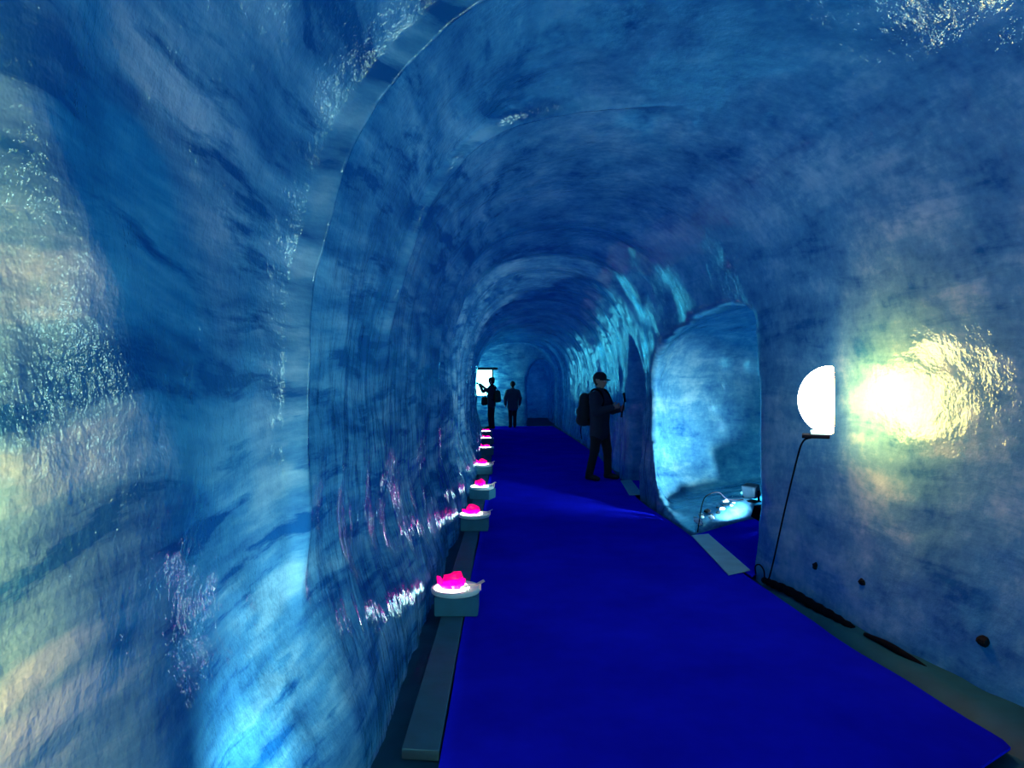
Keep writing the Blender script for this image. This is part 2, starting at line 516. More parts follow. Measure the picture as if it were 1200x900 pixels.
def ice_relief(V, N):
    x, y, z = V.T
    left = sstep(1.0, 0.2, x)
    body = sstep(2.6, 3.1, y)                      # bumpy dug part past the first ridge
    d = 0.055 * fbm(V * np.array([0.8, 0.6, 0.8]), 3, 3)
    d += 0.016 * fbm(V * np.array([3.2, 2.4, 3.6]), 3, 9)
    # ridges that run round the tunnel as rings
    j = 0.05 * fbm(V * 1.3, 2, 21)
    low = sstep(0.55, 1.15, z)
    d += 0.052 * np.exp(-((y - 2.62 - j * 0.6) / 0.050) ** 2) * sstep(1.6, 0.4, x) * low
    d -= 0.040 * sstep(2.62, 2.3, y) * left * sstep(0.8, 1.6, y) * low
    d += 0.046 * np.exp(-((y - 1.54 - 6.0 * j + 0.36 * np.sqrt((z - 1.28) ** 2 + 0.04)) / 0.33) ** 2) * left      # swelling added to the near wall to hold back the warm lamp's light
    d += 0.050 * np.exp(-((y - 4.15 - 2.2 * j) / 0.07) ** 2) * sstep(1.4, 0.2, x) * sstep(1.5, 2.3, z)
    # broad rings of the dug vault
    ph = y / 1.55 + 0.35 * fbm(V * 0.5, 2, 31)
    d += 0.06 * np.sin(np.pi * ph) ** 2 * sstep(4.5, 7.5, y)
    # tool ribs, mostly vertical
    ph = y / 0.46 + 0.55 * fbm(V * np.array([0.9, 0.9, 1.4]), 2, 41)
    amp = 0.018 * body * (0.5 + 0.5 * vnoise(V * np.array([1.0, 0.9, 1.0]), 51)) + 0.006 * sstep(5, 9, y)
    smooth_r = 1 - sstep(0.9, 1.5, x) * sstep(8.8, 7.6, y)
    smooth_r = smooth_r * (1 - 0.85 * sstep(1.7, 2.5, z))
    amp = amp * smooth_r
    d += amp * (1 - np.abs(np.sin(np.pi * ph)) * 1.4)
    d += 0.010 * body * smooth_r * fbm(V * np.array([3.0, 7.0, 1.8]), 2, 61)
    return d

def build_ice():
    h = 0.052
    xs = np.arange(-5.2, 5.0, h)
    ys = np.concatenate([np.arange(-2.6, 6.0, 0.042), np.arange(6.0, 14.0, 0.06), np.arange(14.0, 27.2, 0.095), np.arange(27.2, 33.6, 0.2)])
    zs = np.arange(-0.35, 3.9, h)
    F = np.empty((len(xs), len(ys), len(zs)), np.float32)
    Y3, Z3 = np.meshgrid(ys, zs, indexing='ij')
    for s in range(0, len(xs), 24):
        X = xs[s:s + 24][:, None, None]
        F[s:s + 24] = field(X + 0 * Y3[None], Y3[None] + 0 * X, Z3[None] + 0 * X)
    V, Q = surface_nets(F, xs, ys, zs, flip=True)
    V = laplace(V, Q, 2, 0.5)
    V, Q = subdivide(V, Q, 1)
    V = laplace(V, Q, 2, 0.5)
    N = vert_normals(V, Q)
    V = V + N * ice_relief(V, N)[:, None]
    N = vert_normals(V, Q)
    keep = V[Q][:, :, 2].max(1) > -0.10
    Q = Q[keep]
    c = V[Q].mean(1)
    xl, xr = walls_x(c[:, 1], c[:, 2])
    mid = 0.5 * (xl + xr)
    ceil = (c[:, 2] > 2.35)
    end = (c[:, 1] > 25.2) & ~ceil
    rear = (c[:, 1] < -1.9) & ~ceil
    left = (c[:, 0] < mid) & ~ceil & ~end & ~rear
    right = ~(left | ceil | end | rear)
    for nm, msk, lab in (('ceiling', ceil, 'blue vaulted ice ceiling of the tunnel with ring shaped ridges'),
                         ('wall_left', left, 'blue layered ice wall behind the row of glowing discs'),
                         ('wall_right', right, 'ice wall carrying the warm lamp, with a side chamber cut into it'),
                         ('wall_end', end, 'ice wall at the far end of the tunnel'),
                         ('wall_rear', rear, 'ice wall closing the tunnel at its other end')):
        o = np_mesh(nm, V, Q[msk], [M['ice']], N)
        tag(o, lab, None, None, 'structure')
    # face toward the tunnel?
    return V, Q

build_ice()

# ------------------------------------------------------------------ floor of trodden ice
def grid_obj(name, xs_fn, ys, nu, zf, mat, thick=0.0, parent=None):
    """strip between xs_fn(y)=(x0,x1); zf(x,y) top height; thick>0 closes it into a slab"""
    V = []; Q = []
    ny = len(ys)
    for y in ys:
        a, b = xs_fn(y)
        for k in range(nu):
            x = a + (b - a) * k / (nu - 1)
            V.append((x, y, zf(x, y)))
    for j in range(ny - 1):
        for k in range(nu - 1):
            Q.append((j * nu + k, j * nu + k + 1, (j + 1) * nu + k + 1, (j + 1) * nu + k))
    if thick > 0:
        n = len(V)
        V += [(p[0], p[1], p[2] - thick) for p in V]
        top = list(Q)
        Q += [tuple(n + i for i in q[::-1]) for q in top]
        rim = [j * nu for j in range(ny)], [j * nu + nu - 1 for j in range(ny)], list(range(nu)), [(ny - 1) * nu + k for k in range(nu)]
        for i, r in enumerate(rim):
            for a, b in zip(r[:-1], r[1:]):
                Q.append((a, b, n + b, n + a) if i in (1, 2) else (b, a, n + a, n + b))
    me = bpy.data.meshes.new(name); me.from_pydata(V, [], Q); me.validate()
    me.polygons.foreach_set('use_smooth', [True] * len(me.polygons))
    me.materials.append(mat)
    return link(bpy.data.objects.new(name, me), parent)

def nz(x, y, s, seed=0.0):
    return mnoise.noise(Vector((x * s, y * s, seed)))

fl = grid_obj('floor', lambda y: (-5.2, 4.8), [-2.6 + 0.15 * k for k in range(242)], 70,
              lambda x, y: -0.035 + 0.012 * nz(x, y, 3.0) + 0.008 * nz(x, y, 9.0), M['floor_ice'])
tag(fl, 'rough grey ice floor showing beside the blue carpet', None, None, 'structure')

# ------------------------------------------------------------------ carpets
CR_Y = [-2.2, 1.6, 2.78, 2.97, 4.3, 5.6, 7.3, 9.1, 9.7, 11.2, 15, 26]
CR_X = [0.9, 1.15, 1.92, 2.22, 2.07, 2.00, 1.94, 1.83, 1.84, 1.92, 2.06, 2.18]
def carpet_edges(y):
    s = float(shift(np.array(y)))
    return (-0.275 + s + 0.012 * nz(0, y, 0.8), float(np.interp(y, CR_Y, CR_X)) + s + 0.012 * nz(3, y, 1.1))
def carpet_z(x, y):
    return 0.014 + 0.006 * nz(x * 0.4, y * 1.8, 1.3, 4.0) + 0.003 * nz(x, y, 4.0, 9.0)
ys = [-2.2 + 0.06 * k for k in range(int(14.2 / 0.06))] + [12.0 + 0.14 * k for k in range(int(14.0 / 0.14))]
cp = grid_obj('carpet_runner', carpet_edges, ys, 40, carpet_z, M['carpet'], 0.014)
tag(cp, 'long royal blue carpet running down the ice tunnel', 'carpet')

def poly_slab(name, pts, z, th, mat, n=1):
    bm = bmesh.new()
    top = [bm.verts.new((x, y, z(x, y) if callable(z) else z)) for x, y in pts]
    bot = [bm.verts.new((v.co.x, v.co.y, v.co.z - th)) for v in top]
    bm.faces.new(top); bm.faces.new(bot[::-1])
    for i in range(len(pts)):
        j = (i + 1) % len(pts)
        bm.faces.new((top[j], top[i], bot[i], bot[j]))
    return obj(name, bm, mat)

c2 = poly_slab('carpet_mat', [(2.025, 5.72), (2.03, 5.60), (2.12, 5.72), (3.9, 5.6), (3.9, 8.2), (2.82, 7.92), (2.00, 7.15)], 0.020, 0.014, M['carpet'])
tag(c2, 'piece of blue carpet leading into the lit side chamber', 'carpet')
c3 = poly_slab('carpet_mat', [(1.99, 9.82), (4.0, 9.82), (4.0, 11.18), (2.00, 11.18)], 0.020, 0.014, M['carpet'])
tag(c3, 'piece of blue carpet in the tall dark doorway', 'carpet')

t1 = poly_slab('threshold_strip', [(1.84, 5.61), (2.07, 5.75), (2.13, 7.14), (1.935, 7.07)], 0.030, 0.008, M['plate'])
tag(t1, 'pale worn threshold strip at the mouth of the lit side chamber', 'strip')
t2 = poly_slab('threshold_strip', [(1.76, 9.66), (1.96, 9.7), (2.07, 11.2), (1.88, 11.1)], 0.030, 0.008, M['plate'])
tag(t2, 'pale threshold strip at the tall dark doorway, near the backpacker', 'strip')

# ------------------------------------------------------------------ boards along the left edge of the carpet
brd = [(2.95, 5.35, 'grey board beside the carpet under the first glowing disc, opposite warm wall lamp'),
       (5.40, 8.20, 'grey board beside the carpet under the glowing disc opposite the side chamber'),
       (8.25, 11.0, 'grey board beside the carpet under the glowing disc opposite the dark doorway'),
       (11.05, 13.9, 'grey board beside the carpet under the glowing disc past the backpacker'),
       (13.95, 17.0, 'grey board beside the carpet, fifth counted from the warm wall lamp'),
       (17.05, 21.0, 'grey board beside the carpet, last before the two distant people')]
for i, (y0, y1, lab) in enumerate(brd):
    bm = bmesh.new()
    n = 10
    s0 = float(shift(np.array(y0))); s1 = float(shift(np.array(y1)))
    a = [(-0.285 + s0, y0), (-0.285 + s1, y1), (-0.43 + s1, y1 - 0.02), (-0.45 + s0, y0 + 0.02)]
    top = [bm.verts.new((x, y, 0.018)) for x, y in a]; bot = [bm.verts.new((x, y, -0.03)) for x, y in a]
    bm.faces.new(top); bm.faces.new(bot[::-1])
    for k in range(4): bm.faces.new((top[(k + 1) % 4], top[k], bot[k], bot[(k + 1) % 4]))
    o = obj('edge_board', bm, M['board'], bevel=0.004)
    tag(o, lab, 'board', 'boards along the carpet edge')

# ------------------------------------------------------------------ ice ledge along the right wall
def ledge(name, ys, inner, outer, zt, lab):
    V = []; Q = []
    for y in ys:
        a = inner(y); b = outer(y)
        for k in range(5):
            t = k / 4
            x = a + (b - a) * t
            z = [-0.04, 0.6, 0.9, 1.0, 1.15][k] if k else -0.04
            zz = -0.04 if k == 0 else z * zt * (1 + 0.4 * nz(x, y, 5.0)) 
            V.append((x + 0.01 * nz(y, k, 6.0), y, zz))
    for j in range(len(ys) - 1):
        for k in range(4):
            Q.append((j * 5 + k, j * 5 + k + 1, (j + 1) * 5 + k + 1, (j + 1) * 5 + k))
    me = bpy.data.meshes.new(name); me.from_pydata(V, [], Q)
    me.polygons.foreach_set('use_smooth', [True] * len(me.polygons)); me.materials.append(M['floor_ice'])
    o = link(bpy.data.objects.new(name, me))
    return tag(o, lab, None, None, 'structure')

def wall_r(y): return float(np.interp(y, XR_Y, XR_X))
ledge('trim_1', [2.2 + 0.07 * k for k in range(47)], lambda y: float(np.interp(y, CR_Y, CR_X)) + 0.01 if y > 3.0 else 2.24,
      lambda y: wall_r(y) + 0.10, 0.035, 'low ledge of grey ice between the carpet and the right wall')

# ================================================================== lamps
def wall_lamp(loc, rz, lab, lens='warm_glow', shade='shade_glow'):
    t = thing('wall_lamp', loc, rz)                       # local -X looks into the tunnel
    bm = bmesh.new()
    n = 12; R = 0.215; P = 0.19
    prof = [(R * math.cos(a), P * math.sin(a)) for a in [math.pi / 2 * k / n for k in range(n + 1)]]
    prof[-1] = (0.0, P)
    lathe(bm, [(0.0, 0.0)] + prof, 40, Matrix.Rotation(-math.pi / 2, 4, 'Y'))
    obj('shade', bm, M[shade], t, smooth=True)
    bm = bmesh.new(); lathe(bm, [(0.0, -0.004), (0.215, -0.004), (0.205, -0.016), (0.0, -0.022)], 40, Matrix.Rotation(-math.pi / 2, 4, 'Y'))
    obj('added_back_lens', bm, M[lens], t, smooth=False)  # bright back added to throw a warm halo on the ice, shade stays dimmer
    bm = bmesh.new(); box(bm, (-0.085, 0, -0.228), (0.16, 0.15, 0.024)); obj('base_plate', bm, M['black'], t, bevel=0.005)
    bm = bmesh.new(); box(bm, (-0.06, 0, -0.206), (0.11, 0.11, 0.022)); obj('collar', bm, M['rim'], t, bevel=0.004)
    bm = bmesh.new(); tube(bm, [(-0.05, 0.0, -0.236), (-0.04, 0.12, -0.235), (-0.02, 0.46, -0.22)], 0.008, 8); obj('bracket', bm, M['black'], t, smooth=True)
    return tag(t, lab, 'lamp')

wall_lamp((2.04, 4.26, 1.50), -0.42, 'glowing warm half globe lamp fixed to the right ice wall')
wall_lamp((-0.725, 0.60, 1.34), math.pi, 'glowing warm half globe lamp fixed to the left ice wall', 'warm_low_glow', 'shade_low_glow')

def flood(loc, rz, tilt, lab, mat='spot_glow', r=0.055, hood=0.0):
    t = thing('floor_spotlight', loc, rz)                 # shines along local +Y
    rot = Matrix.Rotation(tilt, 3, 'X')
    bm = bmesh.new(); box(bm, Vector((0, 0, 0.13)), (0.19, 0.12, 0.15), rot); obj('housing', bm, M['grey_metal'], t, bevel=0.02)
    bm = bmesh.new(); box(bm, rot @ Vector((0, 0.064, 0)) + Vector((0, 0, 0.13)), (2.6 * r, 0.008, 2.0 * r), rot); obj('lens', bm, M[mat], t)
    if hood > 0:  # hood added to keep the beam of the hidden spotlights narrow
        bm = bmesh.new()
        for cx, cz, sx, sz in ((0, r + 0.012, 2.6 * r + 0.04, 0.008), (0, -r - 0.012, 2.6 * r + 0.04, 0.008), (1.3 * r + 0.016, 0, 0.008, 2 * r + 0.03), (-1.3 * r - 0.016, 0, 0.008, 2 * r + 0.03)):
            box(bm, rot @ Vector((cx, 0.06 + hood / 2, cz)) + Vector((0, 0, 0.13)), (sx, hood, sz), rot)
        obj('hood', bm, M['black'], t)
    bm = bmesh.new()
    box(bm, (0, 0, 0.008), (0.20, 0.12, 0.016)); obj('foot', bm, M['black'], t, bevel=0.004)
    for s in (-1, 1):
        bm = bmesh.new(); box(bm, (s * 0.105, 0, 0.075), (0.012, 0.03, 0.14)); obj('yoke', bm, M['black'], t, bevel=0.002)
    return tag(t, lab, 'spotlight')

# seen in the side chamber, turned towards its back
flood((2.93, 8.10, 0.20), -1.0, 0.30, 'small floor spotlight on icy rubble in the side chamber', mat='small_glow', r=0.05)
# behind the near jamb of the side chamber, shining on the far side of the opening
flood((2.87, 7.28, 0.021), 0.56, 0.32, 'floor spotlight on the blue mat behind the chamber jamb', mat='chamber_glow', r=0.05, hood=0.15)
# below the picture by the left wall
flood((-0.45, 1.68, -0.02), 0.67, 0.62, 'floor spotlight on the ice beside the left wall', r=0.04, hood=0.10)

# unseen lamp added behind the picture, by the right wall, washing the near walls and vault
flood((2.25, -1.2, -0.02), 0.25, 0.75, 'added unseen floor spotlight on the ice beside the right wall', mat='added_wash_glow', r=0.06)

# light panel at the far end
t = thing('light_panel', (-0.82, 25.1, 0.025))
bm = bmesh.new(); box(bm, (0, 0, 1.62), (0.66, 0.05, 0.92)); obj('diffuser', bm, M['panel_glow'], t, bevel=0.01)
bm = bmesh.new(); box(bm, (0.06, 0, 2.14), (0.98, 0.09, 0.09)); obj('top_bar', bm, M['dark_metal'], t, bevel=0.01)
for s in (-1, 1):
    bm = bmesh.new(); box(bm, (s * 0.36, 0.0, 1.07), (0.05, 0.06, 2.14)); obj('post', bm, M['dark_metal'], t, bevel=0.006)
tag(t, 'bright white light panel under a dark bar at the far end', 'light panel')

# ================================================================== cables and small things by the right wall
def cable(name, pts, r, lab, cat, mat='black', seg=8):
    bm = bmesh.new(); tube(bm, spline(pts, 10), r, seg)
    return tag(obj(name, bm, M[mat], smooth=True), lab, cat)

cable('lamp_cable', [(1.94, 4.30, 1.262), (1.92, 4.38, 1.23), (1.94, 4.52, 1.10), (2.03, 4.95, 0.66), (2.075, 5.25, 0.25), (2.085, 5.36, 0.09), (2.09, 5.40, 0.05)], 0.006,
      'thin black cable hanging from the warm wall lamp to the floor', 'cable')
cable('loop_cable', [(2.07, 5.62, 0.03), (2.06, 5.60, 0.10), (2.07, 5.53, 0.13), (2.08, 5.47, 0.10), (2.075, 5.44, 0.04)], 0.006,
      'small black loop of cable beside the chamber threshold', 'cable')
bm = bmesh.new()
hp = spline([(2.05, 5.40, 0.045), (2.075, 5.27, 0.05), (2.12, 5.05, 0.055), (2.155, 4.78, 0.05), (2.195, 4.55, 0.045), (2.235, 4.36, 0.03)], 8)
tube(bm, hp, [0.022 + 0.012 * math.sin(math.pi * i / (len(hp) - 1)) + 0.004 * math.sin(i * 1.7) for i in range(len(hp))], 10)  # dark rounded strip along the wall foot, thickest at mid-length
tag(obj('strand', bm, M['black'], smooth=True), 'black hose lying in the gap at the foot of the right wall', 'strand')
bm = bmesh.new()
hp = spline([(2.235, 4.22, 0.045), (2.27, 4.05, 0.05), (2.30, 3.9, 0.04), (2.34, 3.75, 0.02)], 8)
tube(bm, hp, [0.012 + 0.010 * math.sin(math.pi * i / (len(hp) - 1)) for i in range(len(hp))], 10)
tag(obj('strand', bm, M['black'], smooth=True), 'short black hose end on the grey ice ledge', 'strand')
cable('chamber_cable', [(2.04, 7.22, 0.03), (2.08, 7.28, 0.16), (2.13, 7.36, 0.30), (2.22, 7.5, 0.37), (2.40, 7.66, 0.38), (2.55, 7.8, 0.28), (2.8, 8.0, 0.24)], 0.006,
      'thin black cable arching up from the threshold strip in the side chamber', 'cable')

def rock(name, loc, s, seed, mat, lab, cat, group=None, sub=2):
    bm = bmesh.new()
    bmesh.ops.create_icosphere(bm, subdivisions=sub, radius=1.0)
    for v in bm.verts:
        k = 1 + 0.45 * mnoise.noise(v.co * 1.3 + Vector((seed * 7.1, seed * 3.3, seed)))
        v.co = Vector((v.co.x * s[0], v.co.y * s[1], v.co.z * s[2])) * k
    o = obj(name, bm, mat)
    o.location = loc
    return tag(o, lab, cat, group)

rng = random.Random(5)
rock('stone', (2.30, 4.36, 0.33), (0.03, 0.03, 0.024), 1, M['stone'], 'small dark stone frozen in right wall above the black hose', 'stone')
rock('stone', (2.215, 4.85, 0.30), (0.02, 0.02, 0.026), 2, M['stone'], 'tiny dark stone in the right wall below the lamp cable', 'stone')
rock('stone', (2.47, 3.50, 0.27), (0.03, 0.034, 0.028), 3, M['stone'], 'dark stone frozen low in the smooth right wall', 'stone')
placed = []
kinds = ['dark dirty chunk in the rubble under the chamber spotlight', 'pale ice chunk in the rubble under the chamber spotlight']
for i in range(400):
    x = 2.12 + 0.85 * rng.random(); y = 7.30 + 0.95 * (x - 2.05) + 0.06 + 0.30 * rng.random()
    s = rng.uniform(0.022, 0.06)
    if len(placed) >= 22 or any((x - a) ** 2 + (y - b) ** 2 < (1.5 * (s + c)) ** 2 for a, b, c in placed): continue
    if (x - 2.93) ** 2 + (y - 8.10) ** 2 < 0.22 ** 2: continue
    placed.append((x, y, s))
    z = 0.02 + 0.20 * (x - 2.0) + 0.03
    dark = rng.random() < 0.35
    rock('ice_chunk', (x, y, z), (s, s * rng.uniform(.7, 1.2), s * rng.uniform(.5, .8)), 10 + i, M['stone'] if dark else M['rim'],
         kinds[0 if dark else 1], 'ice chunk', 'dark rubble in the side chamber' if dark else 'pale rubble in the side chamber', sub=1)

# ================================================================== glowing discs with pink crystals
def block_mesh():
    bm = bmesh.new(); box(bm, (0, 0, 0.065), (0.295, 0.25, 0.13))
    bmesh.ops.bevel(bm, geom=bm.edges[:], offset=0.006, segments=2, affect='EDGES')
    return bm

def disc(loc):
    t = thing('disc_lamp', loc)
    bm = bmesh.new(); lathe(bm, [(0, 0), (0.15, 0), (0.168, 0.006), (0.172, 0.022), (0.168, 0.034), (0.155, 0.036), (0.0, 0.036)], 40)
    obj('rim', bm, M['rim'], t, smooth=False)
    bm = bmesh.new(); lathe(bm, [(0.0, 0.0365), (0.122, 0.0365), (0.118, 0.040), (0.0, 0.040)], 40, Matrix.Translation((-0.026, -0.012, 0)))
    obj('diffuser', bm, M['disc_glow'], t)
    return t

def crystal_bm(seed, w=0.10, h=0.085):
    """a broken slab of resin, a high pointed tip at one end and jagged upper edge"""
    r = random.Random(seed)
    bm = bmesh.new()
    n = 9
    F = []; B = []
    for k in range(n):
        t = k / (n - 1)
        x = -w + 2 * w * t
        tip = math.exp(-((t - 0.02) / 0.16) ** 2) * 0.55 + math.exp(-((t - 0.82) / 0.2) ** 2) * 0.25
        top = h * (0.50 + tip + r.uniform(-0.10, 0.14))
        base_x = -w * 0.62 + 2 * w * 0.78 * t
        y = r.uniform(-0.01, 0.01)
        d = 0.045 * (0.7 + 0.5 * math.sin(math.pi * t)) + 0.01
        F.append((bm.verts.new((base_x, y - d, 0)), bm.verts.new((x * 0.94, y - d * 0.95, top * 0.5 + r.uniform(-.006, .006))), bm.verts.new((x, y - d * 0.35, top))))
        B.append((bm.verts.new((base_x, y + d, 0)), bm.verts.new((x * 0.96, y + d * 0.95, top * 0.6)), bm.verts.new((x, y + d * 0.35, top * r.uniform(0.85, 1.1)))))
    for k in range(n - 1):
        for q in range(2):
            bm.faces.new((F[k][q], F[k + 1][q], F[k + 1][q + 1], F[k][q + 1]))
            bm.faces.new((B[k + 1][q], B[k][q], B[k][q + 1], B[k + 1][q + 1]))
        bm.faces.new((F[k][2], F[k + 1][2], B[k + 1][2], B[k][2]))
        bm.faces.new((F[k + 1][0], F[k][0], B[k][0], B[k + 1][0]))
    for k in (0, n - 1):
        for q in range(2):
            bm.faces.new((F[k][q], F[k][q + 1], B[k][q + 1], B[k][q]))
    bmesh.ops.triangulate(bm, faces=bm.faces[:])
    return bm

def rear_piece_bm(seed):
    r = random.Random(seed)
    bm = bmesh.new()
    bmesh.ops.create_icosphere(bm, subdivisions=2, radius=1.0)
    for v in bm.verts:
        k = 1 + 0.4 * mnoise.noise(v.co * 1.8 + Vector((seed, 0, seed * 2.0)))
        v.co = Vector((v.co.x * 0.075 * k + 0.015, v.co.y * 0.035 * k + 0.055, max(v.co.z * k, -0.55) * 0.06 + 0.033))
    return bm

def deck_chair(loc, rz):
    t = thing('miniature_deck_chair', loc, rz)
    t.scale = (1.3, 1.3, 1.3)
    bm = bmesh.new(); box(bm, (0.0, 0, 0.026), (0.055, 0.034, 0.004)); obj('seat', bm, M['white'], t, bevel=0.001)
    bm = bmesh.new(); box(bm, (0.048, 0, 0.036), (0.05, 0.034, 0.004), Matrix.Rotation(-0.45, 3, 'Y')); obj('backrest', bm, M['white'], t, bevel=0.001)
    bm = bmesh.new(); box(bm, (-0.040, 0, 0.020), (0.03, 0.034, 0.004), Matrix.Rotation(-0.45, 3, 'Y')); obj('footrest', bm, M['white'], t, bevel=0.001)
    for sx, hh in ((-0.024, 0.026), (0.048, 0.036)):
        for sy in (-0.014, 0.014):
            bm = bmesh.new(); box(bm, (sx, sy, hh / 2), (0.005, 0.004, hh)); obj('leg', bm, M['white'], t)
    return t

DISCS = [  # y, x, block yaw, where
    (4.76, -0.345, 0.00, 'opposite the warm wall lamp'),
    (7.45, -0.340, 0.02, 'opposite the lit side chamber'),
    (9.45, -0.325, 0.35, 'opposite the tall dark doorway'),
    (12.05, -0.385, 0.05, 'just past the backpacker'),
    (15.3, -0.42, 0.00, 'second past the backpacker'),
    (18.0, -0.47, 0.10, 'third past the backpacker'),
    (20.6, -0.55, 0.00, 'last before the distant photographer')]
for i, (y, x, yaw, where) in enumerate(DISCS):
    b = obj('pedestal_block', block_mesh(), M['block'])
    b.location = (x + 0.012, y, 0.021); b.rotation_euler = (0, 0, -yaw)
    tag(b, 'grey-blue block under the glowing disc ' + where, 'block', 'blocks under the glowing discs')
    d = disc((x, y, 0.1515))
    tag(d, 'round white glowing disc lamp on a block ' + where, 'disc lamp', 'glowing discs along the left wall')
    t = thing('pink_crystal', (x - 0.03, y - 0.02, 0.1920))
    obj('shard', crystal_bm(3 + i, 0.10 if i != 2 else 0.06, 0.074 if i != 1 else 0.055), M['crystal'], t)
    if i < 4:
        obj('rear_shard', rear_piece_bm(i), M['crystal'], t)
    tag(t, 'jagged pink crystal lit from below on the glowing disc ' + where, 'crystal', 'pink crystals on the glowing discs')
    if i < 4:
        dc = deck_chair((x + 0.112, y - 0.085, 0.1880), [0.25, -0.3, 0.5, 0.2][i])
        tag(dc, 'tiny white deck chair on the glowing disc ' + where, 'deck chair', 'tiny deck chairs on the glowing discs')

# ================================================================== people
def capsule_sdf(P, a, b, ra, rb):
    a = np.array(a, float); b = np.array(b, float)
    ab = b - a
    t = np.clip(((P - a) @ ab) / (ab @ ab + 1e-12), 0, 1)
    return np.linalg.norm(P - a - t[..., None] * ab, axis=-1) - (ra + (rb - ra) * t)

def build_body(caps, res, k=0.028):
    """caps: (tag, a, b, ra, rb) -> one continuous skin around all of them"""
    pts = np.array([c[1] for c in caps] + [c[2] for c in caps], float)
    lo = pts.min(0) - 0.22; hi = pts.max(0) + 0.22
    ax = [np.arange(lo[i], hi[i], res) for i in range(3)]
    F = np.full([len(a) for a in ax], 9.0, np.float32)
    for (tg, a, b, ra, rb) in caps:
        A = np.minimum(a, b) - max(ra, rb) - 0.09; B = np.maximum(a, b) + max(ra, rb) + 0.09
        sl = tuple(slice(max(0, int((A[i] - lo[i]) / res)), min(len(ax[i]), int((B[i] - lo[i]) / res) + 2)) for i in range(3))
        G = np.stack(np.meshgrid(*[ax[i][sl[i]] for i in range(3)], indexing='ij'), -1)
        kk = 0.006 if tg in ('finger',) else k
        F[sl] = smin(F[sl], capsule_sdf(G, a, b, ra, rb), kk)
    V, Q = surface_nets(F, *ax)
    V = laplace(V, Q, 1, 0.4)
    c = V[Q].mean(1)
    best = np.full(len(c), 9.0); ti = np.zeros(len(c), int)
    names = []
    for (tg, a, b, ra, rb) in caps:
        if tg not in names: names.append(tg)
        d = capsule_sdf(c, a, b, ra, rb)
        m = d < best; best[m] = d[m]; ti[m] = names.index(tg)
    return V, Q, names, ti

def hand_caps(w, d, n, curl=0.6, side=1):
    """w wrist, d direction of the hand, n palm normal (the way fingers curl)"""
    w = Vector(w); d = Vector(d).normalized(); n = Vector(n); n = (n - d * n.dot(d)).normalized()
    s = d.cross(n).normalized() * side
    out = []
    for q in (-0.022, 0.0, 0.022):
        out.append(('skin', w + s * q * 0.7, w + d * 0.085 + s * q, 0.017, 0.014))
    for k, (q, ln) in enumerate(((-0.033, 0.060), (-0.011, 0.072), (0.011, 0.077), (0.033, 0.070))):
        b0 = w + d * 0.085 + s * q
        d1 = (d * math.cos(curl) + n * math.sin(curl)).normalized()
        b1 = b0 + d1 * ln * 0.55
        d2 = (d * math.cos(curl * 2.2) + n * math.sin(curl * 2.2)).normalized()
        b2 = b1 + d2 * ln * 0.5
        out.append(('finger', b0, b1, 0.0105, 0.0095)); out.append(('finger', b1, b2, 0.0095, 0.008))
    tb = w + d * 0.025 + s * 0.028
    t1 = tb + (d * 0.6 + s * 0.7 + n * 0.3).normalized() * 0.042
    t2 = t1 + (d * 0.9 + s * 0.1 + n * 0.5).normalized() * 0.035
    out.append(('finger', tb, t1, 0.014, 0.012)); out.append(('finger', t1, t2, 0.012, 0.009))
    return out

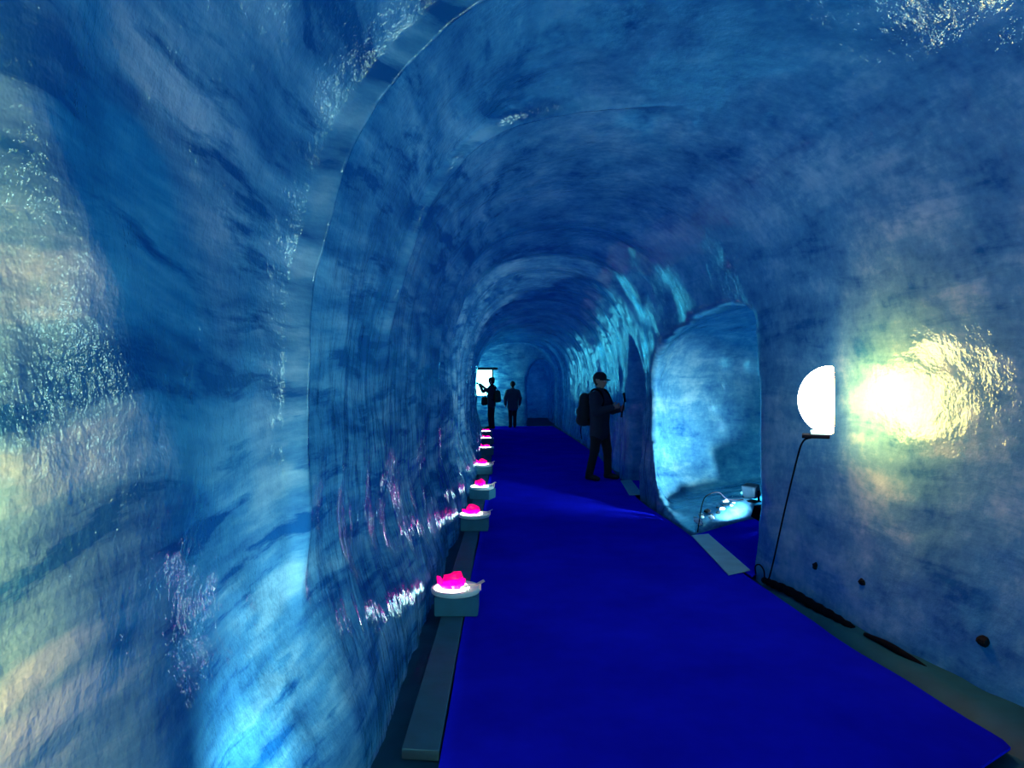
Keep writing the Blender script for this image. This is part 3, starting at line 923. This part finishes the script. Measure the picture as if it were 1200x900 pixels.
def human(name, loc, rz, lab, arms, legs, mats, res=0.011, H=1.75, head_turn=0.0, head_tilt=0.0, cap=None, coat_len=0.80, lean=0.0, bulk=1.0, hair=True):
    """local frame: forward +Y, right +X. arms: {'R': (elbow, wrist, palm_normal, curl), 'L': ...}; legs: {'R': (knee, ankle, toe), 'L': ...}"""
    s = H / 1.75
    v = lambda *a: Vector(a)
    caps = []
    # trunk
    for q in (-0.085, 0.0, 0.085):
        caps.append(('coat', v(q * 1.05, 0.0, coat_len), v(q * 1.0, 0.0, 1.06), 0.098 * bulk, 0.098 * bulk))
        caps.append(('coat', v(q * 1.0, 0.0, 1.06), v(q * 1.15, 0.005, 1.30), 0.10 * bulk, 0.108 * bulk))
        caps.append(('coat', v(q * 1.15, 0.005, 1.30), v(q * 1.2, -0.005, 1.40), 0.105 * bulk, 0.070))
    caps.append(('coat', v(-0.15, -0.005, 1.395), v(0.0, -0.005, 1.43), 0.062, 0.066)); caps.append(('coat', v(0.15, -0.005, 1.395), v(0.0, -0.005, 1.43), 0.062, 0.066))
    caps.append(('coat', v(0, -0.01, 1.42), v(0, 0.0, 1.485), 0.075, 0.062))
    caps.append(('skin', v(0, 0.0, 1.46), v(0, 0.012, 1.56), 0.052, 0.050))
    # head
    R = Matrix.Translation((0, 0.01, 1.55)) @ Matrix.Rotation(head_turn, 4, 'Z') @ Matrix.Rotation(head_tilt, 4, 'X')
    hd = lambda *a: R @ Vector(a)
    caps += [('skin', hd(0, -0.015, 0.115), hd(0, 0.01, 0.11), 0.088, 0.082),
             ('skin', hd(0, 0.025, 0.06), hd(0, 0.045, 0.005), 0.066, 0.040),
             ('skin', hd(0, 0.088, 0.085), hd(0, 0.108, 0.052), 0.010, 0.015),
             ('skin', hd(-0.025, 0.080, 0.035), hd(0.025, 0.080, 0.035), 0.012, 0.012),
             ('skin', hd(-0.034, 0.078, 0.100), hd(0.034, 0.078, 0.100), 0.014, 0.014)]
    for e in (-1, 1):
        caps.append(('skin', hd(e * 0.083, -0.008, 0.055), hd(e * 0.087, -0.016, 0.095), 0.012, 0.017))
    if hair:
        caps += [('hair', hd(0, -0.03, 0.125), hd(0, 0.015, 0.150), 0.093, 0.075),
                 ('hair', hd(0, -0.045, 0.12), hd(0, -0.05, 0.045), 0.075, 0.055)]
    # arms
    for sd, sg in (('R', 1), ('L', -1)):
        el, wr, pn, curl = arms[sd]
        sh = v(sg * 0.195, -0.005, 1.375)
        el = Vector(el); wr = Vector(wr)
        caps.append(('coat', sh, el, 0.070 * bulk, 0.055 * bulk))
        caps.append(('coat', el, el + (wr - el) * 0.92, 0.055 * bulk, 0.042 * bulk))
        caps.append(('skin', el + (wr - el) * 0.9, wr, 0.028, 0.026))
        caps += hand_caps(wr, wr - el, pn, curl, sg if sd == 'R' else -1)
    # legs
    for sd, sg in (('R', 1), ('L', -1)):
        kn, an, toe = [Vector(q) for q in legs[sd]]
        hip = v(sg * 0.088, 0, 0.90)
        caps.append(('trouser', hip, kn, 0.098 * bulk ** .5, 0.074))
        caps.append(('trouser', kn, an + Vector((0, 0, 0.02)), 0.070, 0.064))
        caps.append(('shoe', an + Vector((0, -0.03, -0.035)), toe + Vector((0, -0.06, 0.015)), 0.046, 0.042))
        caps.append(('shoe', toe + Vector((0, -0.07, 0.015)), toe + Vector((0, 0.0, 0.006)), 0.042, 0.034))
    caps = [(c[0], np.array(c[1]) * s, np.array(c[2]) * s, c[3] * s, c[4] * s) for c in caps]
    V, Q, names, ti = build_body(caps, res)
    zmin = V[:, 2].min()
    t = thing(name, loc, rz)
    tm = {'coat': mats['coat'], 'trouser': mats['trouser'], 'shoe': M['shoe'], 'skin': M['skin'], 'finger': M['skin'], 'hair': M['hair']}
    V = V - np.array([0, 0, zmin])
    body = np_mesh('body', V, Q, [tm[n] for n in names], None, ti, t)
    off = Vector((0, 0, -zmin))
    for e in (-1, 1):
        bm = bmesh.new(); bmesh.ops.create_uvsphere(bm, u_segments=8, v_segments=6, radius=0.011 * s)
        bmesh.ops.translate(bm, verts=bm.verts[:], vec=hd(e * 0.032, 0.086, 0.080) * s + off)
        obj('eye', bm, M['eye'], body, smooth=True)
    if cap:
        bm = bmesh.new()
        prof = [(0.106, 0.105), (0.108, 0.125), (0.104, 0.165), (0.085, 0.200), (0.05, 0.220), (0.0, 0.226)]
        lathe(bm, prof, 24)
        for vv in bm.verts: vv.co.x *= 0.95; vv.co.y = vv.co.y * 1.05 - 0.006
        # brim
        n = 12; rows = []
        for ri in range(3):
            row = []
            for k in range(n + 1):
                a = math.radians(20 + 140 * k / n)
                r0 = 0.105 + ri * 0.042 * math.sin(math.pi * k / n) ** 0.5
                row.append((math.cos(a) * 0.098, math.sin(a) * 0.10 + (r0 - 0.105), 0.118 - ri * 0.012))
            rows.append(row)
        up = [[bm.verts.new(p) for p in r] for r in rows]; dn = [[bm.verts.new((p[0], p[1], p[2] - 0.006)) for p in r] for r in rows]
        for a, b in ((0, 1), (1, 2)):
            for k in range(n):
                bm.faces.new((up[a][k], up[b][k], up[b][k + 1], up[a][k + 1]))
                bm.faces.new((dn[a][k], dn[a][k + 1], dn[b][k + 1], dn[b][k]))
        for k in range(n):
            bm.faces.new((up[2][k], dn[2][k], dn[2][k + 1], up[2][k + 1]))
        bmesh.ops.transform(bm, matrix=R, verts=bm.verts[:])
        for vv in bm.verts: vv.co = vv.co * s + off
        obj('cap', bm, cap, t, smooth=True)
    return tag(t, lab, 'person'), off, s

def rounded_sdf_obj(name, caps, mat, parent=None, res=0.014, k=0.05):
    caps = [('m', np.array(a, float), np.array(b, float), ra, rb) for a, b, ra, rb in caps]
    V, Q, names, ti = build_body(caps, res, k)
    return np_mesh(name, V, Q, [mat], None, None, parent)

def phone(loc, rot, lab):
    t = thing('phone', loc); t.rotation_euler = rot
    bm = bmesh.new(); box(bm, (0, 0, 0), (0.075, 0.009, 0.15)); obj('case', bm, M['black'], t, bevel=0.003)
    bm = bmesh.new(); box(bm, (0, -0.0052, 0), (0.068, 0.001, 0.14)); obj('screen', bm, M['screen_off'], t)
    return tag(t, lab, 'phone')

# backpacker: walking to the right wall, seen three-quarter, phone raised in front
BP = (1.56, 11.25, 0.024); BRZ = -math.radians(124)
human('person', BP, BRZ, 'person in dark cap and jacket raising a phone in front, standing by the dark doorway',
      {'R': ((0.27, 0.06, 1.13), (0.15, 0.30, 1.20), (-0.8, 0.2, 0.3), 0.7),
       'L': ((-0.27, 0.10, 1.14), (-0.10, 0.34, 1.17), (0.8, 0.3, 0.2), 0.7)},
      {'R': ((0.15, -0.02, 0.49), (0.18, -0.10, 0.09), (0.20, 0.07, 0.035)),
       'L': ((-0.12, 0.08, 0.49), (-0.14, 0.08, 0.09), (-0.15, 0.25, 0.035))},
      {'coat': M['cloth_navy'], 'trouser': M['trouser']}, cap=M['cloth_dark'], head_tilt=-0.02, bulk=1.26, coat_len=0.76)
# backpack on the person's back
bp = thing('backpack', BP, BRZ)
bag = rounded_sdf_obj('bag', [((-0.10, -0.235, 0.99), (-0.10, -0.225, 1.34), 0.115, 0.09), ((0.10, -0.235, 0.99), (0.10, -0.225, 1.34), 0.115, 0.09),
                        ((-0.07, -0.31, 0.97), (0.07, -0.31, 0.97), 0.085, 0.085), ((-0.07, -0.31, 1.12), (0.07, -0.31, 1.12), 0.08, 0.08)], M['cloth_dark'], bp)
for sg in (-1, 1):
    bm = bmesh.new()
    tube(bm, spline([(sg * 0.11, -0.16, 1.36), (sg * 0.125, -0.06, 1.482), (sg * 0.125, 0.06, 1.46), (sg * 0.13, 0.128, 1.32), (sg * 0.17, 0.08, 1.12), (sg * 0.15, -0.14, 0.98)], 8), 0.017, 8)
    obj('strap', bm, M['black'], bp, smooth=True)
bm = bmesh.new(); tube(bm, spline([(0.12, -0.27, 0.95), (0.125, -0.285, 0.80), (0.12, -0.27, 0.66)], 6), 0.009, 6); obj('hanging_strap', bm, M['black'], bag, smooth=True)
tag(bp, 'dark rounded backpack worn by the person in the cap', 'backpack')
def loc2(base, rz, p):
    q = Matrix.Rotation(rz, 3, 'Z') @ Vector(p)
    return (base[0] + q.x, base[1] + q.y, base[2] + q.z)
phone(loc2(BP, BRZ, (0.04, 0.46, 1.36)), (0.15, 0.0, BRZ), 'dark phone held up on a stick by the capped person with the backpack')
st = thing('selfie_stick', loc2(BP, BRZ, (0.04, 0.44, 1.10)), BRZ)
bm = bmesh.new(); tube(bm, [(0, -0.02, 0.02), (0, 0.0, 0.10), (0, 0.02, 0.20)], 0.010, 8); obj('rod', bm, M['black'], st, smooth=True)
bm = bmesh.new(); tube(bm, [(0, -0.035, -0.06), (0, -0.02, 0.03)], 0.015, 10); obj('grip', bm, M['black'], st, smooth=True)
tag(st, 'short black stick carrying the phone of the capped backpacker', 'stick')

# distant photographer by the light panel
PP = (-0.47, 23.9, 0.024); PRZ = math.radians(70)
human('person', PP, PRZ, 'distant person in a peaked cap taking a picture with raised arms',
      {'R': ((0.25, 0.22, 1.28), (0.10, 0.40, 1.48), (-0.6, 0.3, 0.2), 0.6),
       'L': ((-0.25, 0.22, 1.28), (-0.10, 0.40, 1.48), (0.6, 0.3, 0.2), 0.6)},
      {'R': ((0.11, 0.03, 0.49), (0.11, 0.0, 0.09), (0.12, 0.17, 0.035)),
       'L': ((-0.11, 0.03, 0.49), (-0.12, 0.0, 0.09), (-0.14, 0.17, 0.035))},
      {'coat': M['cloth_navy'], 'trouser': M['trouser']}, cap=M['cloth_dark'], res=0.013, H=1.80, bulk=1.05)
cm = thing('camera_body', loc2(PP, PRZ, (0.0, 0.545, 1.60)), PRZ)
bm = bmesh.new(); box(bm, (0, 0, 0), (0.13, 0.05, 0.085)); obj('case', bm, M['black'], cm, bevel=0.006)
bm = bmesh.new(); lathe(bm, [(0, 0), (0.033, 0), (0.033, 0.05), (0.0, 0.05)], 16, Matrix.Translation((0, 0.025, 0)) @ Matrix.Rotation(-math.pi / 2, 4, 'X')); obj('lens', bm, M['dark_metal'], cm)
tag(cm, 'black camera held up by the distant photographer', 'camera')
gp = thing('backpack', PP, PRZ)
rounded_sdf_obj('bag', [((-0.08, -0.225, 1.02), (-0.08, -0.215, 1.28), 0.095, 0.075), ((0.08, -0.225, 1.02), (0.08, -0.215, 1.28), 0.095, 0.075)], M['cloth_green'], gp)
for sg in (-1, 1):
    bm = bmesh.new()
    tube(bm, spline([(sg * 0.11, -0.16, 1.38), (sg * 0.12, -0.06, 1.52), (sg * 0.12, 0.06, 1.50), (sg * 0.13, 0.13, 1.34), (sg * 0.17, 0.08, 1.14), (sg * 0.15, -0.14, 1.0)], 8), 0.016, 8)
    obj('strap', bm, M['black'], gp, smooth=True)
tag(gp, 'dark green backpack worn by the distant photographer', 'backpack')
sb = thing('shoulder_bag', PP, PRZ)
rounded_sdf_obj('pouch', [((-0.10, 0.27, 0.90), (-0.10, 0.27, 1.06), 0.08, 0.07), ((0.10, 0.27, 0.90), (0.10, 0.27, 1.06), 0.08, 0.07)], M['cloth_dark'], sb)
bm = bmesh.new(); tube(bm, spline([(-0.10, 0.24, 1.10), (-0.06, 0.16, 1.30), (0.06, 0.06, 1.53), (0.10, -0.06, 1.53)], 8), 0.012, 6); obj('strap', bm, M['black'], sb, smooth=True)
tag(sb, 'dark bag hanging in front of the distant photographer', 'bag')

# distant person seen from behind
human('person', (0.27, 24.6, 0.024), math.radians(8), 'distant person in a slate jacket seen from behind with arms hanging down',
      {'R': ((0.29, -0.02, 1.12), (0.27, 0.05, 0.88), (-1, 0.2, 0), 0.5),
       'L': ((-0.29, -0.02, 1.12), (-0.27, 0.05, 0.88), (1, 0.2, 0), 0.5)},
      {'R': ((0.085, 0.02, 0.49), (0.08, 0.0, 0.09), (0.09, 0.17, 0.035)),
       'L': ((-0.085, 0.02, 0.49), (-0.08, 0.0, 0.09), (-0.10, 0.17, 0.035))},
      {'coat': M['cloth_grey'], 'trouser': M['trouser']}, res=0.013, H=1.66, bulk=1.18, coat_len=0.76)
